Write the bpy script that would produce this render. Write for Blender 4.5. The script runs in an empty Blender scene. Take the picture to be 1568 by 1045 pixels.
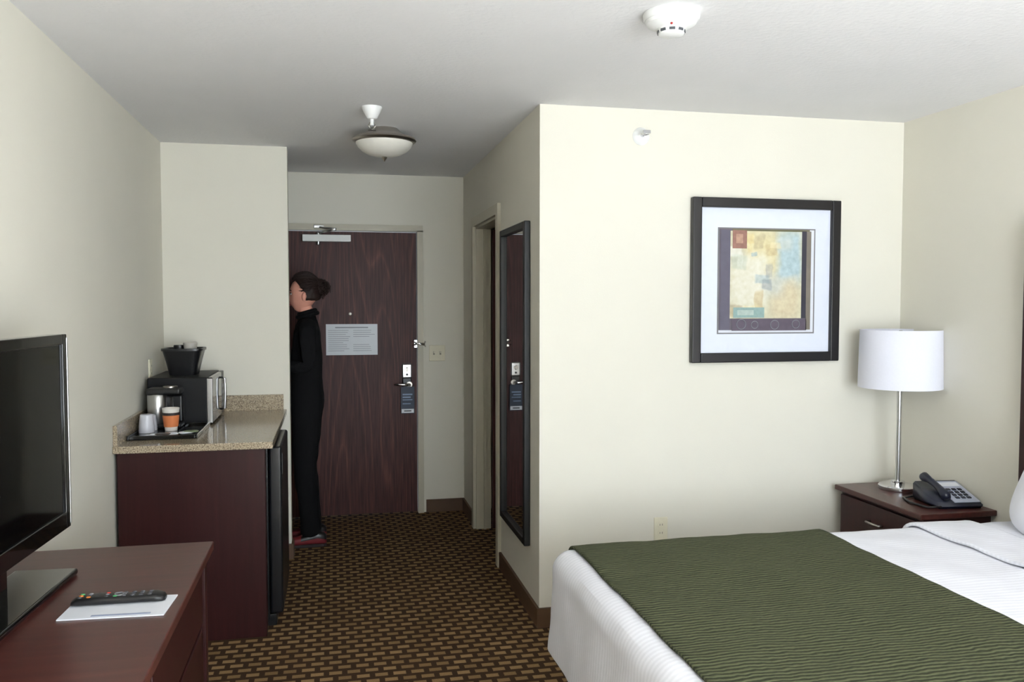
import bpy, bmesh, math, random
from mathutils import Vector, Matrix, noise
try:
    _t=open(__file__).read()
    if len(_t)>50000: open('/tmp/my_scene_copy.py','w').write(_t)
except Exception: pass
random.seed(3)
D=bpy.data
XL,YN,XE,YD,XH,YP,XR,C=-.944,5.09,-.25,6.04,.94,3.756,2.84,2.44
YB=-1.5
# ------------------------------------------------------------ materials
def lin(c):
    return tuple(((v/255)/12.92 if v/255<=.04045 else ((v/255+.055)/1.055)**2.4) for v in c)+(1,)
MATS={}
def mat(name,rgb,rough=.5,metal=0,bump=None,var=0,scale=30,spec=.5,trans=0,coat=0,emis=None,stretch=(1,1,1)):
    if name in MATS: return MATS[name]
    m=D.materials.new(name);m.use_nodes=True;nt=m.node_tree;N=nt.nodes;L=nt.links
    b=N['Principled BSDF'];c=lin(rgb)
    b.inputs['Base Color'].default_value=c;b.inputs['Roughness'].default_value=rough;b.inputs['Metallic'].default_value=metal
    b.inputs['Specular IOR Level'].default_value=spec;b.inputs['Coat Weight'].default_value=coat
    b.inputs['Transmission Weight'].default_value=trans
    if emis: b.inputs['Emission Color'].default_value=lin(emis[0]);b.inputs['Emission Strength'].default_value=emis[1]
    tc=N.new('ShaderNodeTexCoord');mp=N.new('ShaderNodeMapping');mp.inputs['Scale'].default_value=stretch
    L.new(tc.outputs['Object'],mp.inputs['Vector'])
    nz=N.new('ShaderNodeTexNoise');nz.inputs['Scale'].default_value=scale;nz.inputs['Detail'].default_value=5
    L.new(mp.outputs[0],nz.inputs['Vector'])
    mx=N.new('ShaderNodeMixRGB');v=max(var,.03)
    mx.inputs[1].default_value=tuple(x*(1-v) for x in c[:3])+(1,);mx.inputs[2].default_value=tuple(min(1,x*(1+v)) for x in c[:3])+(1,)
    L.new(nz.outputs['Fac'],mx.inputs[0]);L.new(mx.outputs[0],b.inputs['Base Color'])
    if bump:
        bn=N.new('ShaderNodeTexNoise');bn.inputs['Scale'].default_value=bump[0];bn.inputs['Detail'].default_value=3
        L.new(mp.outputs[0],bn.inputs['Vector'])
        bp=N.new('ShaderNodeBump');bp.inputs['Strength'].default_value=bump[1];bp.inputs['Distance'].default_value=bump[2]
        L.new(bn.outputs['Fac'],bp.inputs['Height']);L.new(bp.outputs[0],b.inputs['Normal'])
    MATS[name]=m;return m
def wood(name,dark,light,rough,axis='z',fine=60,coat=.0,cath=1.0,spec=.4,zs=.22,rings=26):
    m=D.materials.new(name);m.use_nodes=True;nt=m.node_tree;N=nt.nodes;L=nt.links;b=N['Principled BSDF']
    tc=N.new('ShaderNodeTexCoord')
    def ns(sc,st,det=6):
        mp=N.new('ShaderNodeMapping');mp.inputs['Scale'].default_value=st
        n=N.new('ShaderNodeTexNoise');n.inputs['Scale'].default_value=sc;n.inputs['Detail'].default_value=det
        L.new(tc.outputs['Object'],mp.inputs[0]);L.new(mp.outputs[0],n.inputs['Vector']);return n
    s={'z':(1,1,.05),'y':(1,.05,1),'x':(.05,1,1)}[axis]
    n1=ns(fine,s)
    s2={'z':(1,1,zs),'y':(1,zs,1),'x':(zs,1,1)}[axis]
    n2=ns(2.6,s2,1)
    mul=N.new('ShaderNodeMath');mul.operation='MULTIPLY';mul.inputs[1].default_value=rings
    L.new(n2.outputs['Fac'],mul.inputs[0])
    sn=N.new('ShaderNodeMath');sn.operation='PINGPONG';sn.inputs[1].default_value=1;L.new(mul.outputs[0],sn.inputs[0])
    pw=N.new('ShaderNodeMath');pw.operation='POWER';pw.inputs[1].default_value=5;L.new(sn.outputs[0],pw.inputs[0])
    ml=N.new('ShaderNodeMath');ml.operation='MULTIPLY';L.new(pw.outputs[0],ml.inputs[0]);L.new(n1.outputs['Fac'],ml.inputs[1])
    m2=N.new('ShaderNodeMath');m2.operation='MULTIPLY';m2.inputs[1].default_value=cath;L.new(ml.outputs[0],m2.inputs[0])
    ad=N.new('ShaderNodeMath');ad.operation='MULTIPLY_ADD';L.new(n1.outputs['Fac'],ad.inputs[0]);ad.inputs[1].default_value=.7;L.new(m2.outputs[0],ad.inputs[2])
    cr=N.new('ShaderNodeValToRGB');cr.color_ramp.elements[0].position=.25;cr.color_ramp.elements[1].position=.95
    cr.color_ramp.elements[0].color=lin(dark);cr.color_ramp.elements[1].color=lin(light)
    L.new(ad.outputs[0],cr.inputs[0]);L.new(cr.outputs[0],b.inputs['Base Color'])
    b.inputs['Roughness'].default_value=rough;b.inputs['Coat Weight'].default_value=coat;b.inputs['Coat Roughness'].default_value=.25
    b.inputs['Specular IOR Level'].default_value=spec
    MATS[name]=m;return m
WALL=mat('wall_paint',(226,222,209),.85,bump=(140,.2,.0015),var=.015,scale=3)
CEIL=mat('ceiling_texture',(230,229,229),.95,bump=(55,.4,.005),var=.02,scale=4)
TRIM=mat('trim_paint',(190,184,165),.45,var=.02)
BASE=mat('baseboard_brown',(88,64,44),.55,var=.08)
DOORW=wood('door_mahogany',(52,22,21),(116,70,62),.5,'z',90,cath=.45,spec=.3,zs=.07,rings=56)
CABW=wood('cabinet_mahogany',(42,14,14),(60,24,22),.4,'z',60,cath=.2,spec=.3)
DESKW=wood('desk_mahogany',(70,36,32),(100,56,48),.3,'x',45,cath=.25)
BLACK=mat('black_plastic',(18,18,20),.35)
GLOSS=mat('gloss_black',(8,8,9),.08,coat=.5)
SCREEN=mat('tv_screen_glass',(5,5,6),.06,spec=.45)
CHROME=mat('chrome',(225,225,228),.12,1)
NICKEL=mat('brushed_nickel',(170,165,158),.3,1)
STEEL=mat('stainless',(190,190,190),.28,1)
WHITEP=mat('white_plastic',(235,235,232),.45)
IVORY=mat('ivory_plastic',(226,220,196),.45)
PAPER=mat('paper_white',(232,234,240),.7)
GLASS=mat('alabaster_glass',(225,222,212),.35,var=.06,scale=18)
FABW=mat('lamp_shade_fabric',(236,236,246),.9,var=.02,scale=120,bump=(400,.1,.001))
SKIN=mat('skin',(214,152,132),.55,var=.05,scale=40)
CLOTH=mat('black_cloth',(13,13,15),.9,var=.2,bump=(60,.3,.004),spec=.2)
HAIR=mat('dark_hair',(34,20,16),.6,var=.4,scale=260,bump=(260,.6,.002),stretch=(.12,1,1),spec=.3)
RED=mat('red_shoe',(112,30,36),.6)
FRIDGE=mat('fridge_black',(16,17,20),.3)
def granite():
    m=D.materials.new('granite');m.use_nodes=True;N=m.node_tree.nodes;L=m.node_tree.links;b=N['Principled BSDF']
    tc=N.new('ShaderNodeTexCoord');v=N.new('ShaderNodeTexNoise');v.inputs['Scale'].default_value=190;v.inputs['Detail'].default_value=3
    L.new(tc.outputs['Object'],v.inputs['Vector']);cr=N.new('ShaderNodeValToRGB');e=cr.color_ramp.elements
    e[0].position=.33;e[0].color=lin((90,78,68));e[1].position=.68;e[1].color=lin((196,182,158))
    x=e.new(.43);x.color=lin((140,126,106));x=e.new(.52);x.color=lin((164,149,126))
    L.new(v.outputs['Fac'],cr.inputs[0]);L.new(cr.outputs[0],b.inputs['Base Color']);b.inputs['Roughness'].default_value=.12
    return m
GRAN=granite()
def carpet():
    m=D.materials.new('carpet_pattern');m.use_nodes=True;N=m.node_tree.nodes;L=m.node_tree.links;b=N['Principled BSDF']
    tc=N.new('ShaderNodeTexCoord')
    def brick(c1,c2,mo,w,h,ms,loc=(0,0,0)):
        mp=N.new('ShaderNodeMapping');mp.inputs['Location'].default_value=loc
        L.new(tc.outputs['Object'],mp.inputs[0])
        k=N.new('ShaderNodeTexBrick');k.inputs['Scale'].default_value=1;k.inputs['Brick Width'].default_value=w;k.inputs['Row Height'].default_value=h
        k.inputs['Mortar Size'].default_value=ms;k.inputs['Mortar Smooth'].default_value=.2
        k.inputs['Color1'].default_value=c1;k.inputs['Color2'].default_value=c2;k.inputs['Mortar'].default_value=mo
        L.new(mp.outputs[0],k.inputs['Vector']);return k
    k=brick(lin((146,118,82)),lin((124,98,66)),lin((62,45,32)),.074,.052,.0125)
    n=N.new('ShaderNodeTexNoise');n.inputs['Scale'].default_value=260;n.inputs['Detail'].default_value=2;L.new(tc.outputs['Object'],n.inputs['Vector'])
    o=N.new('ShaderNodeMixRGB');o.blend_type='OVERLAY';o.inputs[0].default_value=.5;L.new(k.outputs['Color'],o.inputs[1]);L.new(n.outputs['Fac'],o.inputs[2])
    L.new(o.outputs[0],b.inputs['Base Color']);b.inputs['Roughness'].default_value=1;b.inputs['Specular IOR Level'].default_value=.1
    bp=N.new('ShaderNodeBump');bp.inputs['Strength'].default_value=.5;bp.inputs['Distance'].default_value=.004
    L.new(n.outputs['Fac'],bp.inputs['Height']);L.new(bp.outputs[0],b.inputs['Normal']);return m
CARPET=carpet()
def ribbed(name,c1,c2,freq,dist,strength,axis=0,wob=.004,wsc=14):
    m=D.materials.new(name);m.use_nodes=True;N=m.node_tree.nodes;L=m.node_tree.links;b=N['Principled BSDF']
    tc=N.new('ShaderNodeTexCoord');s=N.new('ShaderNodeSeparateXYZ');L.new(tc.outputs['Object'],s.inputs[0])
    n=N.new('ShaderNodeTexNoise');n.inputs['Scale'].default_value=wsc;L.new(tc.outputs['Object'],n.inputs['Vector'])
    a=N.new('ShaderNodeMath');a.operation='MULTIPLY_ADD';L.new(n.outputs['Fac'],a.inputs[0]);a.inputs[1].default_value=wob*4;L.new(s.outputs[axis],a.inputs[2])
    f=N.new('ShaderNodeMath');f.operation='MULTIPLY';f.inputs[1].default_value=freq;L.new(a.outputs[0],f.inputs[0])
    sn=N.new('ShaderNodeMath');sn.operation='SINE';L.new(f.outputs[0],sn.inputs[0])
    h=N.new('ShaderNodeMath');h.operation='MULTIPLY_ADD';h.inputs[1].default_value=.5;h.inputs[2].default_value=.5;L.new(sn.outputs[0],h.inputs[0])
    mx=N.new('ShaderNodeMixRGB');mx.inputs[1].default_value=lin(c1);mx.inputs[2].default_value=lin(c2);L.new(h.outputs[0],mx.inputs[0]);L.new(mx.outputs[0],b.inputs['Base Color'])
    bp=N.new('ShaderNodeBump');bp.inputs['Strength'].default_value=strength;bp.inputs['Distance'].default_value=dist
    L.new(h.outputs[0],bp.inputs['Height']);L.new(bp.outputs[0],b.inputs['Normal']);b.inputs['Roughness'].default_value=.9;b.inputs['Specular IOR Level'].default_value=.2
    return m
GREEN=ribbed('green_coverlet',(44,48,32),(88,91,66),2*math.pi/.016,.004,.55,1,.004,30)
SHEET=ribbed('white_sheet_stripe',(234,234,240),(242,242,248),2*math.pi/.02,.0008,.3,1,.001)
# ------------------------------------------------------------ geometry helpers
def link(o,parent=None):
    bpy.context.scene.collection.objects.link(o)
    if parent:
        o.parent=parent;o.matrix_parent_inverse=Matrix.Translation(-Vector(parent.location))
    return o
def group(name,loc):
    e=D.objects.new(name,None);e.empty_display_size=.05;e.location=loc;bpy.context.scene.collection.objects.link(e);return e
def mesh(name,vs,fs,m,parent=None,smooth=False,M=None):
    me=D.meshes.new(name)
    if M: vs=[M@Vector(v) for v in vs]
    me.from_pydata([tuple(v) for v in vs],[],fs);me.update()
    if m: me.materials.append(m)
    if smooth: me.shade_smooth()
    o=D.objects.new(name,me);return link(o,parent)
def fixn(o):
    bm=bmesh.new();bm.from_mesh(o.data);bmesh.ops.recalc_face_normals(bm,faces=bm.faces);bm.to_mesh(o.data);bm.free()
def box(name,mn,mx,m,parent=None,bev=0,M=None,seg=3):
    x0,y0,z0=mn;x1,y1,z1=mx
    vs=[(x0,y0,z0),(x1,y0,z0),(x1,y1,z0),(x0,y1,z0),(x0,y0,z1),(x1,y0,z1),(x1,y1,z1),(x0,y1,z1)]
    fs=[(0,3,2,1),(4,5,6,7),(0,1,5,4),(1,2,6,5),(2,3,7,6),(3,0,4,7)]
    o=mesh(name,vs,fs,m,parent,M=M)
    if bev:
        bm=bmesh.new();bm.from_mesh(o.data);bmesh.ops.bevel(bm,geom=bm.edges[:],offset=bev,segments=seg,affect='EDGES',profile=.5)
        bm.to_mesh(o.data);bm.free();o.data.shade_smooth()
        md=o.modifiers.new('wn','WEIGHTED_NORMAL');md.keep_sharp=False
    return o
def boxes(name,lst,m,parent=None):
    vs=[];fs=[]
    for mn,mx in lst:
        x0,y0,z0=mn;x1,y1,z1=mx;b=len(vs)
        vs+=[(x0,y0,z0),(x1,y0,z0),(x1,y1,z0),(x0,y1,z0),(x0,y0,z1),(x1,y0,z1),(x1,y1,z1),(x0,y1,z1)]
        fs+=[tuple(b+i for i in f) for f in ((0,3,2,1),(4,5,6,7),(0,1,5,4),(1,2,6,5),(2,3,7,6),(3,0,4,7))]
    return mesh(name,vs,fs,m,parent)
def lathe(name,prof,c,m,parent=None,seg=48,axis='z',smooth=True,M=None):
    vs=[];fs=[]
    for r,h in prof:
        for i in range(seg):
            a=2*math.pi*i/seg;x,y=r*math.cos(a),r*math.sin(a)
            p={'z':(x,y,h),'y':(x,h,y),'x':(h,x,y)}[axis];vs.append((c[0]+p[0],c[1]+p[1],c[2]+p[2]))
    n=len(prof)
    for k in range(n-1):
        for i in range(seg):
            j=(i+1)%seg;fs.append((k*seg+i,k*seg+j,(k+1)*seg+j,(k+1)*seg+i))
    fs.append(tuple(range(seg)));fs.append(tuple((n-1)*seg+i for i in range(seg)))
    o=mesh(name,vs,fs,m,parent,M=M);fixn(o)
    if smooth:
        o.data.shade_smooth();o.data.set_sharp_from_angle(angle=math.radians(38))
    return o
def cyl(name,c,r,h,m,parent=None,axis='z',seg=32,M=None):
    b=min(r,h)*.12
    return lathe(name,[(r-b,0),(r,b),(r,h-b),(r-b,h)],c,m,parent,seg,axis,M=M)
def tube(name,pts,r,m,parent=None,seg=10,M=None):
    P=[Vector(p) for p in pts];vs=[];fs=[];n=len(P);up=None
    for k in range(n):
        t=(P[min(k+1,n-1)]-P[max(k-1,0)]).normalized()
        if up is None: up=Vector((0,0,1)) if abs(t.z)<.9 else Vector((1,0,0))
        u=(up-t*up.dot(t)).normalized();w=t.cross(u);up=u
        rr=r[k] if isinstance(r,(list,tuple)) else r
        for i in range(seg):
            a=2*math.pi*i/seg;vs.append(P[k]+(u*math.cos(a)+w*math.sin(a))*rr)
    for k in range(n-1):
        for i in range(seg):
            j=(i+1)%seg;fs.append((k*seg+i,k*seg+j,(k+1)*seg+j,(k+1)*seg+i))
    fs.append(tuple(range(seg)));fs.append(tuple((n-1)*seg+i for i in range(seg)))
    o=mesh(name,vs,fs,m,parent,True,M);fixn(o);return o
def ellip(name,c,r,m,parent=None,fn=None,M=None,u=32,v=20):
    bm=bmesh.new();bmesh.ops.create_uvsphere(bm,u_segments=u,v_segments=v,radius=1)
    for q in bm.verts:
        p=q.co.copy()
        if fn: p=fn(p)
        p=Vector((p.x*r[0],p.y*r[1],p.z*r[2]))
        if M: p=M@p
        q.co=p+Vector(c)
    me=D.meshes.new(name);bm.to_mesh(me);bm.free();me.shade_smooth();me.materials.append(m)
    o=D.objects.new(name,me);return link(o,parent)
# ------------------------------------------------------------ room shell
T=.12
box('floor',(XL-T,YB-T,-.1),(XR+T,YD+T,0),CARPET)
box('ceiling',(XL-T,YB-T,C),(XR+T,YD+T,C+.1),CEIL)
box('wall_left',(XL-T,YB-T,0),(XL,YD+T,C),WALL)
box('wall_right',(XR,YB-T,0),(XR+T,YD+T,C),WALL)
box('wall_niche',(XL,YN,0),(XE,YN+.1,C),WALL)
dx0,dx1=-.318,.597
boxes('wall_entry',[((XL,YD,0),(dx0-.02,YD+T,C)),((dx1+.02,YD,0),(XR,YD+T,C)),((dx0-.02,YD,2.05),(dx1+.02,YD+T,C))],WALL)
cy1,cy2=4.725,5.515
boxes('wall_hall',[((XH,YP,0),(XH+.1,cy1,C)),((XH,cy2,0),(XH+.1,YD,C)),((XH,cy1,2.035),(XH+.1,cy2,C))],WALL)
box('wall_picture',(XH+.1,YP,0),(XR,YP+.1,C),WALL)
wx0,wx1,wz0,wz1=.35,2.55,.55,2.25
boxes('wall_back',[((XL,YB-T,0),(wx0,YB,C)),((wx1,YB-T,0),(XR,YB,C)),((wx0,YB-T,0),(wx1,YB,wz0)),((wx0,YB-T,wz1),(wx1,YB,C))],WALL)
w=.04
boxes('window_1',[((wx0,YB-.08,wz0),(wx1,YB-.04,wz0+w)),((wx0,YB-.08,wz1-w),(wx1,YB-.04,wz1)),((wx0,YB-.08,wz0+w),(wx0+w,YB-.04,wz1-w)),((wx1-w,YB-.08,wz0+w),(wx1,YB-.04,wz1-w)),((1.43,YB-.08,wz0+w),(1.47,YB-.04,wz1-w))],WHITEP)
bh,bt=.092,.013
box('baseboard_left',(XL,YB,0),(XL+bt,YN,bh),BASE)
boxes('baseboard_niche',[((XL+bt,YN-bt,0),(XE+bt,YN,bh)),((XE,YN,0),(XE+bt,YN+.1,bh))],BASE)
box('baseboard_entry',(.66,YD-bt,0),(XH-bt,YD,bh),BASE)
boxes('baseboard_hall',[((XH-bt,YP-bt,0),(XH,4.66,bh)),((XH-bt,5.58,0),(XH,YD,bh))],BASE)
box('baseboard_picture',(XH,YP-bt,0),(XR,YP,bh),BASE)
box('baseboard_right',(XR-bt,YB,0),(XR,YP-bt,bh),BASE)
fw=.045
boxes('trim_1',[((dx0-fw,YD-.022,0),(dx0-.004,YD+T,2.045)),((dx1+.004,YD-.022,0),(dx1+fw,YD+T,2.045)),((dx0-fw,YD-.022,2.038),(dx1+fw,YD+T,2.038+fw))],TRIM)
boxes('trim_2',[((XH-.02,cy1-.06,0),(XH,cy1,2.095)),((XH-.02,cy2,0),(XH,cy2+.06,2.095)),((XH-.02,cy1,2.035),(XH,cy2,2.095)),
 ((XH,cy1,0),(XH+.1,cy1+.015,2.035)),((XH,cy2-.015,0),(XH+.1,cy2,2.035)),((XH,cy1+.015,2.02),(XH+.1,cy2-.015,2.035)),
 ((XH+.05,cy2-.03,0),(XH+.065,cy2-.015,2.02))],TRIM)
g=group('door_2',(XH+.5,cy2-.05,1))
box('leaf',(XH+.105,cy2-.055,.01),(XH+.86,cy2-.015,2.015),DOORW,g,.002)
cyl('knob_stem',(XH+.79,cy2-.105,.98),.012,.05,NICKEL,g,'y')
ellip('knob',(XH+.79,cy2-.115,.98),(.028,.02,.028),NICKEL,g)
# unseen pale rug, added to bounce sun up onto the ceiling
BOUNCE_RUG=mat('bounce_rug_cream',(238,236,232),.95,var=.04,scale=60,bump=(200,.4,.004))
g=group('bounce_rug',(.8,-.45,0))
box('pile',(-.75,-1.40,0.0),(2.4,.45,.018),BOUNCE_RUG,g,.006)
box('border',(-.77,-1.42,0.0),(2.42,.47,.012),mat('bounce_rug_border',(190,180,165),.95),g,.004)
# ------------------------------------------------------------ entry door
g=group('door_1',((dx0+dx1)/2,YD+.02,1))
box('leaf',(dx0,YD+.005,.008),(dx1,YD+.05,2.032),DOORW,g,.002)
yd=YD+.005
lathe('peephole',[(.011,0),(.011,-.006),(.004,-.008)],(.125,yd,1.451),NICKEL,g,20,'y')
box('closer_body',(-.198,yd-.05,1.958),(.134,yd,2.006),WHITEP,g,.004)
cyl('closer_pivot',(-.09,yd-.028,1.935),.013,.085,STEEL,g)
tube('closer_arm',[(-.09,yd-.028,2.015),(-.02,yd-.10,2.03),(.03,yd-.13,2.035)],.008,STEEL,g)
tube('closer_arm_2',[(.03,yd-.13,2.04),(-.04,yd-.075,2.05),(-.09,yd-.03,2.06)],.007,STEEL,g)
box('closer_foot',(-.12,yd-.045,2.052),(-.05,yd-.02,2.072),STEEL,g,.003)
box('lock_plate',(.488,yd-.018,.985),(.560,yd,1.09),STEEL,g,.01)
cyl('thumb_turn_rose',(.524,yd-.024,1.05),.016,.01,NICKEL,g,'y')
box('lock_lower_plate',(.492,yd-.012,.90),(.556,yd,.987),BLACK,g,.006)
box('thumb_turn',(.52,yd-.038,1.035),(.528,yd-.02,1.065),NICKEL,g,.002)
cyl('reader_eye',(.524,yd-.022,1.012),.008,.006,BLACK,g,'y')
cyl('lever_rose',(.54,yd-.022,.94),.022,.012,NICKEL,g,'y')
tube('lever',[(.54,yd-.015,.94),(.54,yd-.055,.94),(.52,yd-.062,.941),(.47,yd-.06,.944),(.432,yd-.055,.945)],[.011,.011,.011,.009,.007],CHROME,g,12)
box('latch_plate',(.575,yd-.02,1.205),(.600,yd,1.262),CHROME,g,.003)
tube('latch_arm',[(.565,yd-.03,1.25),(.60,yd-.045,1.237),(.648,yd-.045,1.237),(.655,yd-.035,1.25)],.006,CHROME,g)
tube('latch_arm_2',[(.565,yd-.03,1.222),(.60,yd-.045,1.235),(.648,yd-.045,1.228),(.655,yd-.035,1.215)],.006,CHROME,g)
g2=group('door_hanger_tag',(.525,yd-.03,.82))
TAGB=mat('tag_navy',(40,52,72),.5);TAGL=mat('tag_text',(130,150,180),.5)
box('card',(.478,yd-.036,.732),(.574,yd-.032,.925),TAGB,g2)
for i,(a,b) in enumerate([(.865,.875),(.845,.855),(.828,.834),(.80,.806)]): box('text_%d'%i,(.49,yd-.038,a),(.56-.012*(i%2),yd-.036,b),TAGL,g2)
box('label',(.482,yd-.038,.737),(.57,yd-.036,.765),PAPER,g2);box('label_text',(.50,yd-.039,.747),(.552,yd-.038,.755),BLACK,g2)
g2=group('notice_sign',(.135,yd-.004,1.27))
box('sheet',(-.044,yd-.006,1.158),(.316,yd-.002,1.378),mat('notice_paper',(196,200,204),.35),g2)
TX=mat('notice_ink',(130,134,140),.6)
box('header',(.02,yd-.007,1.350),(.25,yd-.006,1.358),TX,g2)
k=0
for zz in [1.332-.0145*i for i in range(11)]:
    for a,b in ((-.03,.125),(.145,.30)):
        k+=1
        if 4<(k//2)<8 and a>0: continue
        box('line_%d'%k,(a,yd-.007,zz),(b-random.random()*.05,yd-.006,zz+.003),TX,g2)
g=group('light_switch',(.743,YD,1.164))
box('plate',(.685,YD-.006,1.107),(.802,YD,1.222),IVORY,g,.003)
for i,x in enumerate((.72,.767)):
    box('slot_%d'%i,(x-.006,YD-.008,1.152),(x+.006,YD-.006,1.177),mat('switch_slot',(150,145,125),.6),g)
    box('toggle_%d'%i,(x-.004,YD-.016,1.165),(x+.004,YD-.006,1.176),IVORY,g,.001)
def outlet(name,c,ax):
    g=group(name,c)
    R=Matrix.Translation(c)@(Matrix.Identity(4) if ax=='y' else Matrix.Rotation(math.pi/2,4,'Z'))
    box('plate',(-.035,-.006,-.057),(.035,0,.057),IVORY,g,.003,R)
    for i,z in enumerate((.02,-.02)):
        lathe('socket_%d'%i,[(.016,-.008),(.0165,-.005)],(0,0,z),IVORY,g,20,'y',M=R)
        for s in(-1,1): box('slot_%d_%d'%(i,s),(s*.006-.001,-.0085,z-.003),(s*.006+.001,-.0078,z+.006),BLACK,g,0,R)
outlet('wall_outlet',(1.545,YP,.435),'y')
outlet('wall_outlet',(XL,4.70,1.175),'x')
# ------------------------------------------------------------ mirror
g=group('wall_mirror',(XH-.02,4.26,1.13))
MF=mat('mirror_frame',(18,20,22),.45);MG=mat('mirror_glass',(215,215,215),.02,1)
y0,y1,z0,z1=3.935,4.545,.335,1.925;f=.035
def frame(lst,nm,m,g,bev=.005):
    for i,(a,b) in enumerate(lst): box('%s_%d'%(nm,i),a,b,m,g,bev)
frame([((XH-.032,y0,z0),(XH-.001,y0+f,z1)),((XH-.032,y1-f,z0),(XH-.001,y1,z1)),((XH-.032,y0+f,z0),(XH-.001,y1-f,z0+f)),((XH-.032,y0+f,z1-f),(XH-.001,y1-f,z1))],'frame',MF,g)
box('glass',(XH-.014,y0+f,z0+f),(XH-.004,y1-f,z1-f),MG,g)
# ------------------------------------------------------------ framed art
g=group('framed_art_print',(2.078,YP-.02,1.636))
x0,x1,z0,z1=1.684,2.472,1.239,2.034;f=.047
FR=mat('art_frame_black',(20,17,20),.35)
frame([((x0,YP-.035,z0),(x0+f,YP-.001,z1)),((x1-f,YP-.035,z0),(x1,YP-.001,z1)),((x0+f,YP-.035,z0),(x1-f,YP-.001,z0+f)),((x0+f,YP-.035,z1-f),(x1-f,YP-.001,z1))],'frame',FR,g)
box('mat_board',(x0+f,YP-.012,z0+f),(x1-f,YP-.004,z1-f),mat('mat_board',(226,230,242),.8),g)
def ap(nm,u0,v0,u1,v1,rgb,dep,var=.1,sc=12):
    X0=1.822+(u0-1097)/145*.518;X1=1.822+(u1-1097)/145*.518;Z1=1.893-(v0-348)/163*.513;Z0=1.893-(v1-348)/163*.513
    box(nm,(X0,YP-.012-dep,Z0),(X1,YP-.012-dep+.0008,Z1),mat('art_'+nm,rgb,.6,var=var,scale=sc),g)
def painting():
    m=D.materials.new('art_painting');m.use_nodes=True;N=m.node_tree.nodes;L=m.node_tree.links;b=N['Principled BSDF']
    tc=N.new('ShaderNodeTexCoord');n0=N.new('ShaderNodeTexNoise');n0.inputs['Scale'].default_value=9;n0.inputs['Detail'].default_value=4
    L.new(tc.outputs['Object'],n0.inputs['Vector'])
    sub=N.new('ShaderNodeVectorMath');sub.operation='MULTIPLY_ADD';L.new(n0.outputs['Color'],sub.inputs[0]);sub.inputs[1].default_value=(.05,.05,.05);L.new(tc.outputs['Object'],sub.inputs[2])
    sep=N.new('ShaderNodeSeparateXYZ');L.new(sub.outputs[0],sep.inputs[0])
    def blend(prev,rgb,xc,zc,rx,rz,soft=.35,amt=1):
        def axis(o,c,r):
            a=N.new('ShaderNodeMath');a.operation='SUBTRACT';L.new(sep.outputs[o],a.inputs[0]);a.inputs[1].default_value=c+.025
            d=N.new('ShaderNodeMath');d.operation='ABSOLUTE';L.new(a.outputs[0],d.inputs[0])
            mr=N.new('ShaderNodeMapRange');L.new(d.outputs[0],mr.inputs[0]);mr.inputs[1].default_value=r*(1-soft);mr.inputs[2].default_value=r*(1+soft);mr.inputs[3].default_value=1;mr.inputs[4].default_value=0;mr.clamp=True
            return mr
        p=axis(0,xc,rx);q=axis(2,zc,rz);mm=N.new('ShaderNodeMath');mm.operation='MULTIPLY';L.new(p.outputs[0],mm.inputs[0]);L.new(q.outputs[0],mm.inputs[1])
        m3=N.new('ShaderNodeMath');m3.operation='MULTIPLY';L.new(mm.outputs[0],m3.inputs[0]);m3.inputs[1].default_value=amt
        mx=N.new('ShaderNodeMixRGB');L.new(m3.outputs[0],mx.inputs[0])
        if isinstance(prev,tuple): mx.inputs[1].default_value=lin(prev)
        else: L.new(prev.outputs[0],mx.inputs[1])
        mx.inputs[2].default_value=lin(rgb);return mx
    def U(u): return 1.822+(u-1097)/145*.518
    def V(v): return 1.893-(v-348)/163*.513
    S=.518/145
    col=blend((204,198,170),(216,206,164),U(1160),V(385),28*S,30*S,.5)
    col=blend(col,(222,218,200),U(1145),V(430),26*S,36*S,.25,.9)
    col=blend(col,(170,192,198),U(1203),V(392),18*S,34*S,.3,.95)
    col=blend(col,(206,208,198),U(1196),V(372),10*S,8*S,.5,.6)
    col=blend(col,(206,192,160),U(1197),V(458),20*S,26*S,.35,.8)
    col=blend(col,(190,200,198),U(1180),V(438),14*S,14*S,.6,.6)
    col=blend(col,(176,176,156),U(1126),V(392),9*S,12*S,.5,.6)
    rr=random.Random(11)
    pal=[(150,176,184),(196,176,128),(228,226,214),(168,150,116),(186,196,178),(214,196,140),(136,142,150),(232,220,180)]
    for i in range(16):
        col=blend(col,pal[i%8],U(rr.uniform(1120,1216)),V(rr.uniform(360,480)),rr.uniform(3,11)*S,rr.uniform(2,12)*S,.15,rr.uniform(.35,.7))
    n=N.new('ShaderNodeTexNoise');n.inputs['Scale'].default_value=45;n.inputs['Detail'].default_value=6;L.new(tc.outputs['Object'],n.inputs['Vector'])
    o=N.new('ShaderNodeMixRGB');o.blend_type='OVERLAY';o.inputs[0].default_value=.35;L.new(col.outputs[0],o.inputs[1]);L.new(n.outputs['Fac'],o.inputs[2])
    L.new(o.outputs[0],b.inputs['Base Color']);b.inputs['Roughness'].default_value=.6;MATS['art_cream_field']=m
painting()
ap('border_line',1097,348,1243,512,(120,118,120),.001)
ap('inner_mat',1099,350,1241,510,(222,224,232),.002)
ap('violet_field',1099,350,1234,506,(96,88,98),.003,.3,9)
ap('top_band',1118,350,1234,354,(104,100,72),.004,.3)
ap('cream_field',1115,353,1222,488,(206,196,150),.005,.22,9)
ap('left_bar',1101,352,1115,506,(92,88,104),.005,.25,20)
ap('maroon_square',1118,352,1139,380,(146,106,94),.007,.35,60)
ap('maroon_inset',1123,358,1133,372,(176,140,120),.008,.35,60)
ap('teal_block',1120,471,1166,487,(140,166,162),.007,.2,60)
ap('teal_inset',1126,475,1150,483,(172,188,180),.008,.2,60)
ap('plum_strip',1118,489,1230,507,(90,80,94),.006,.35,30)
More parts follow.
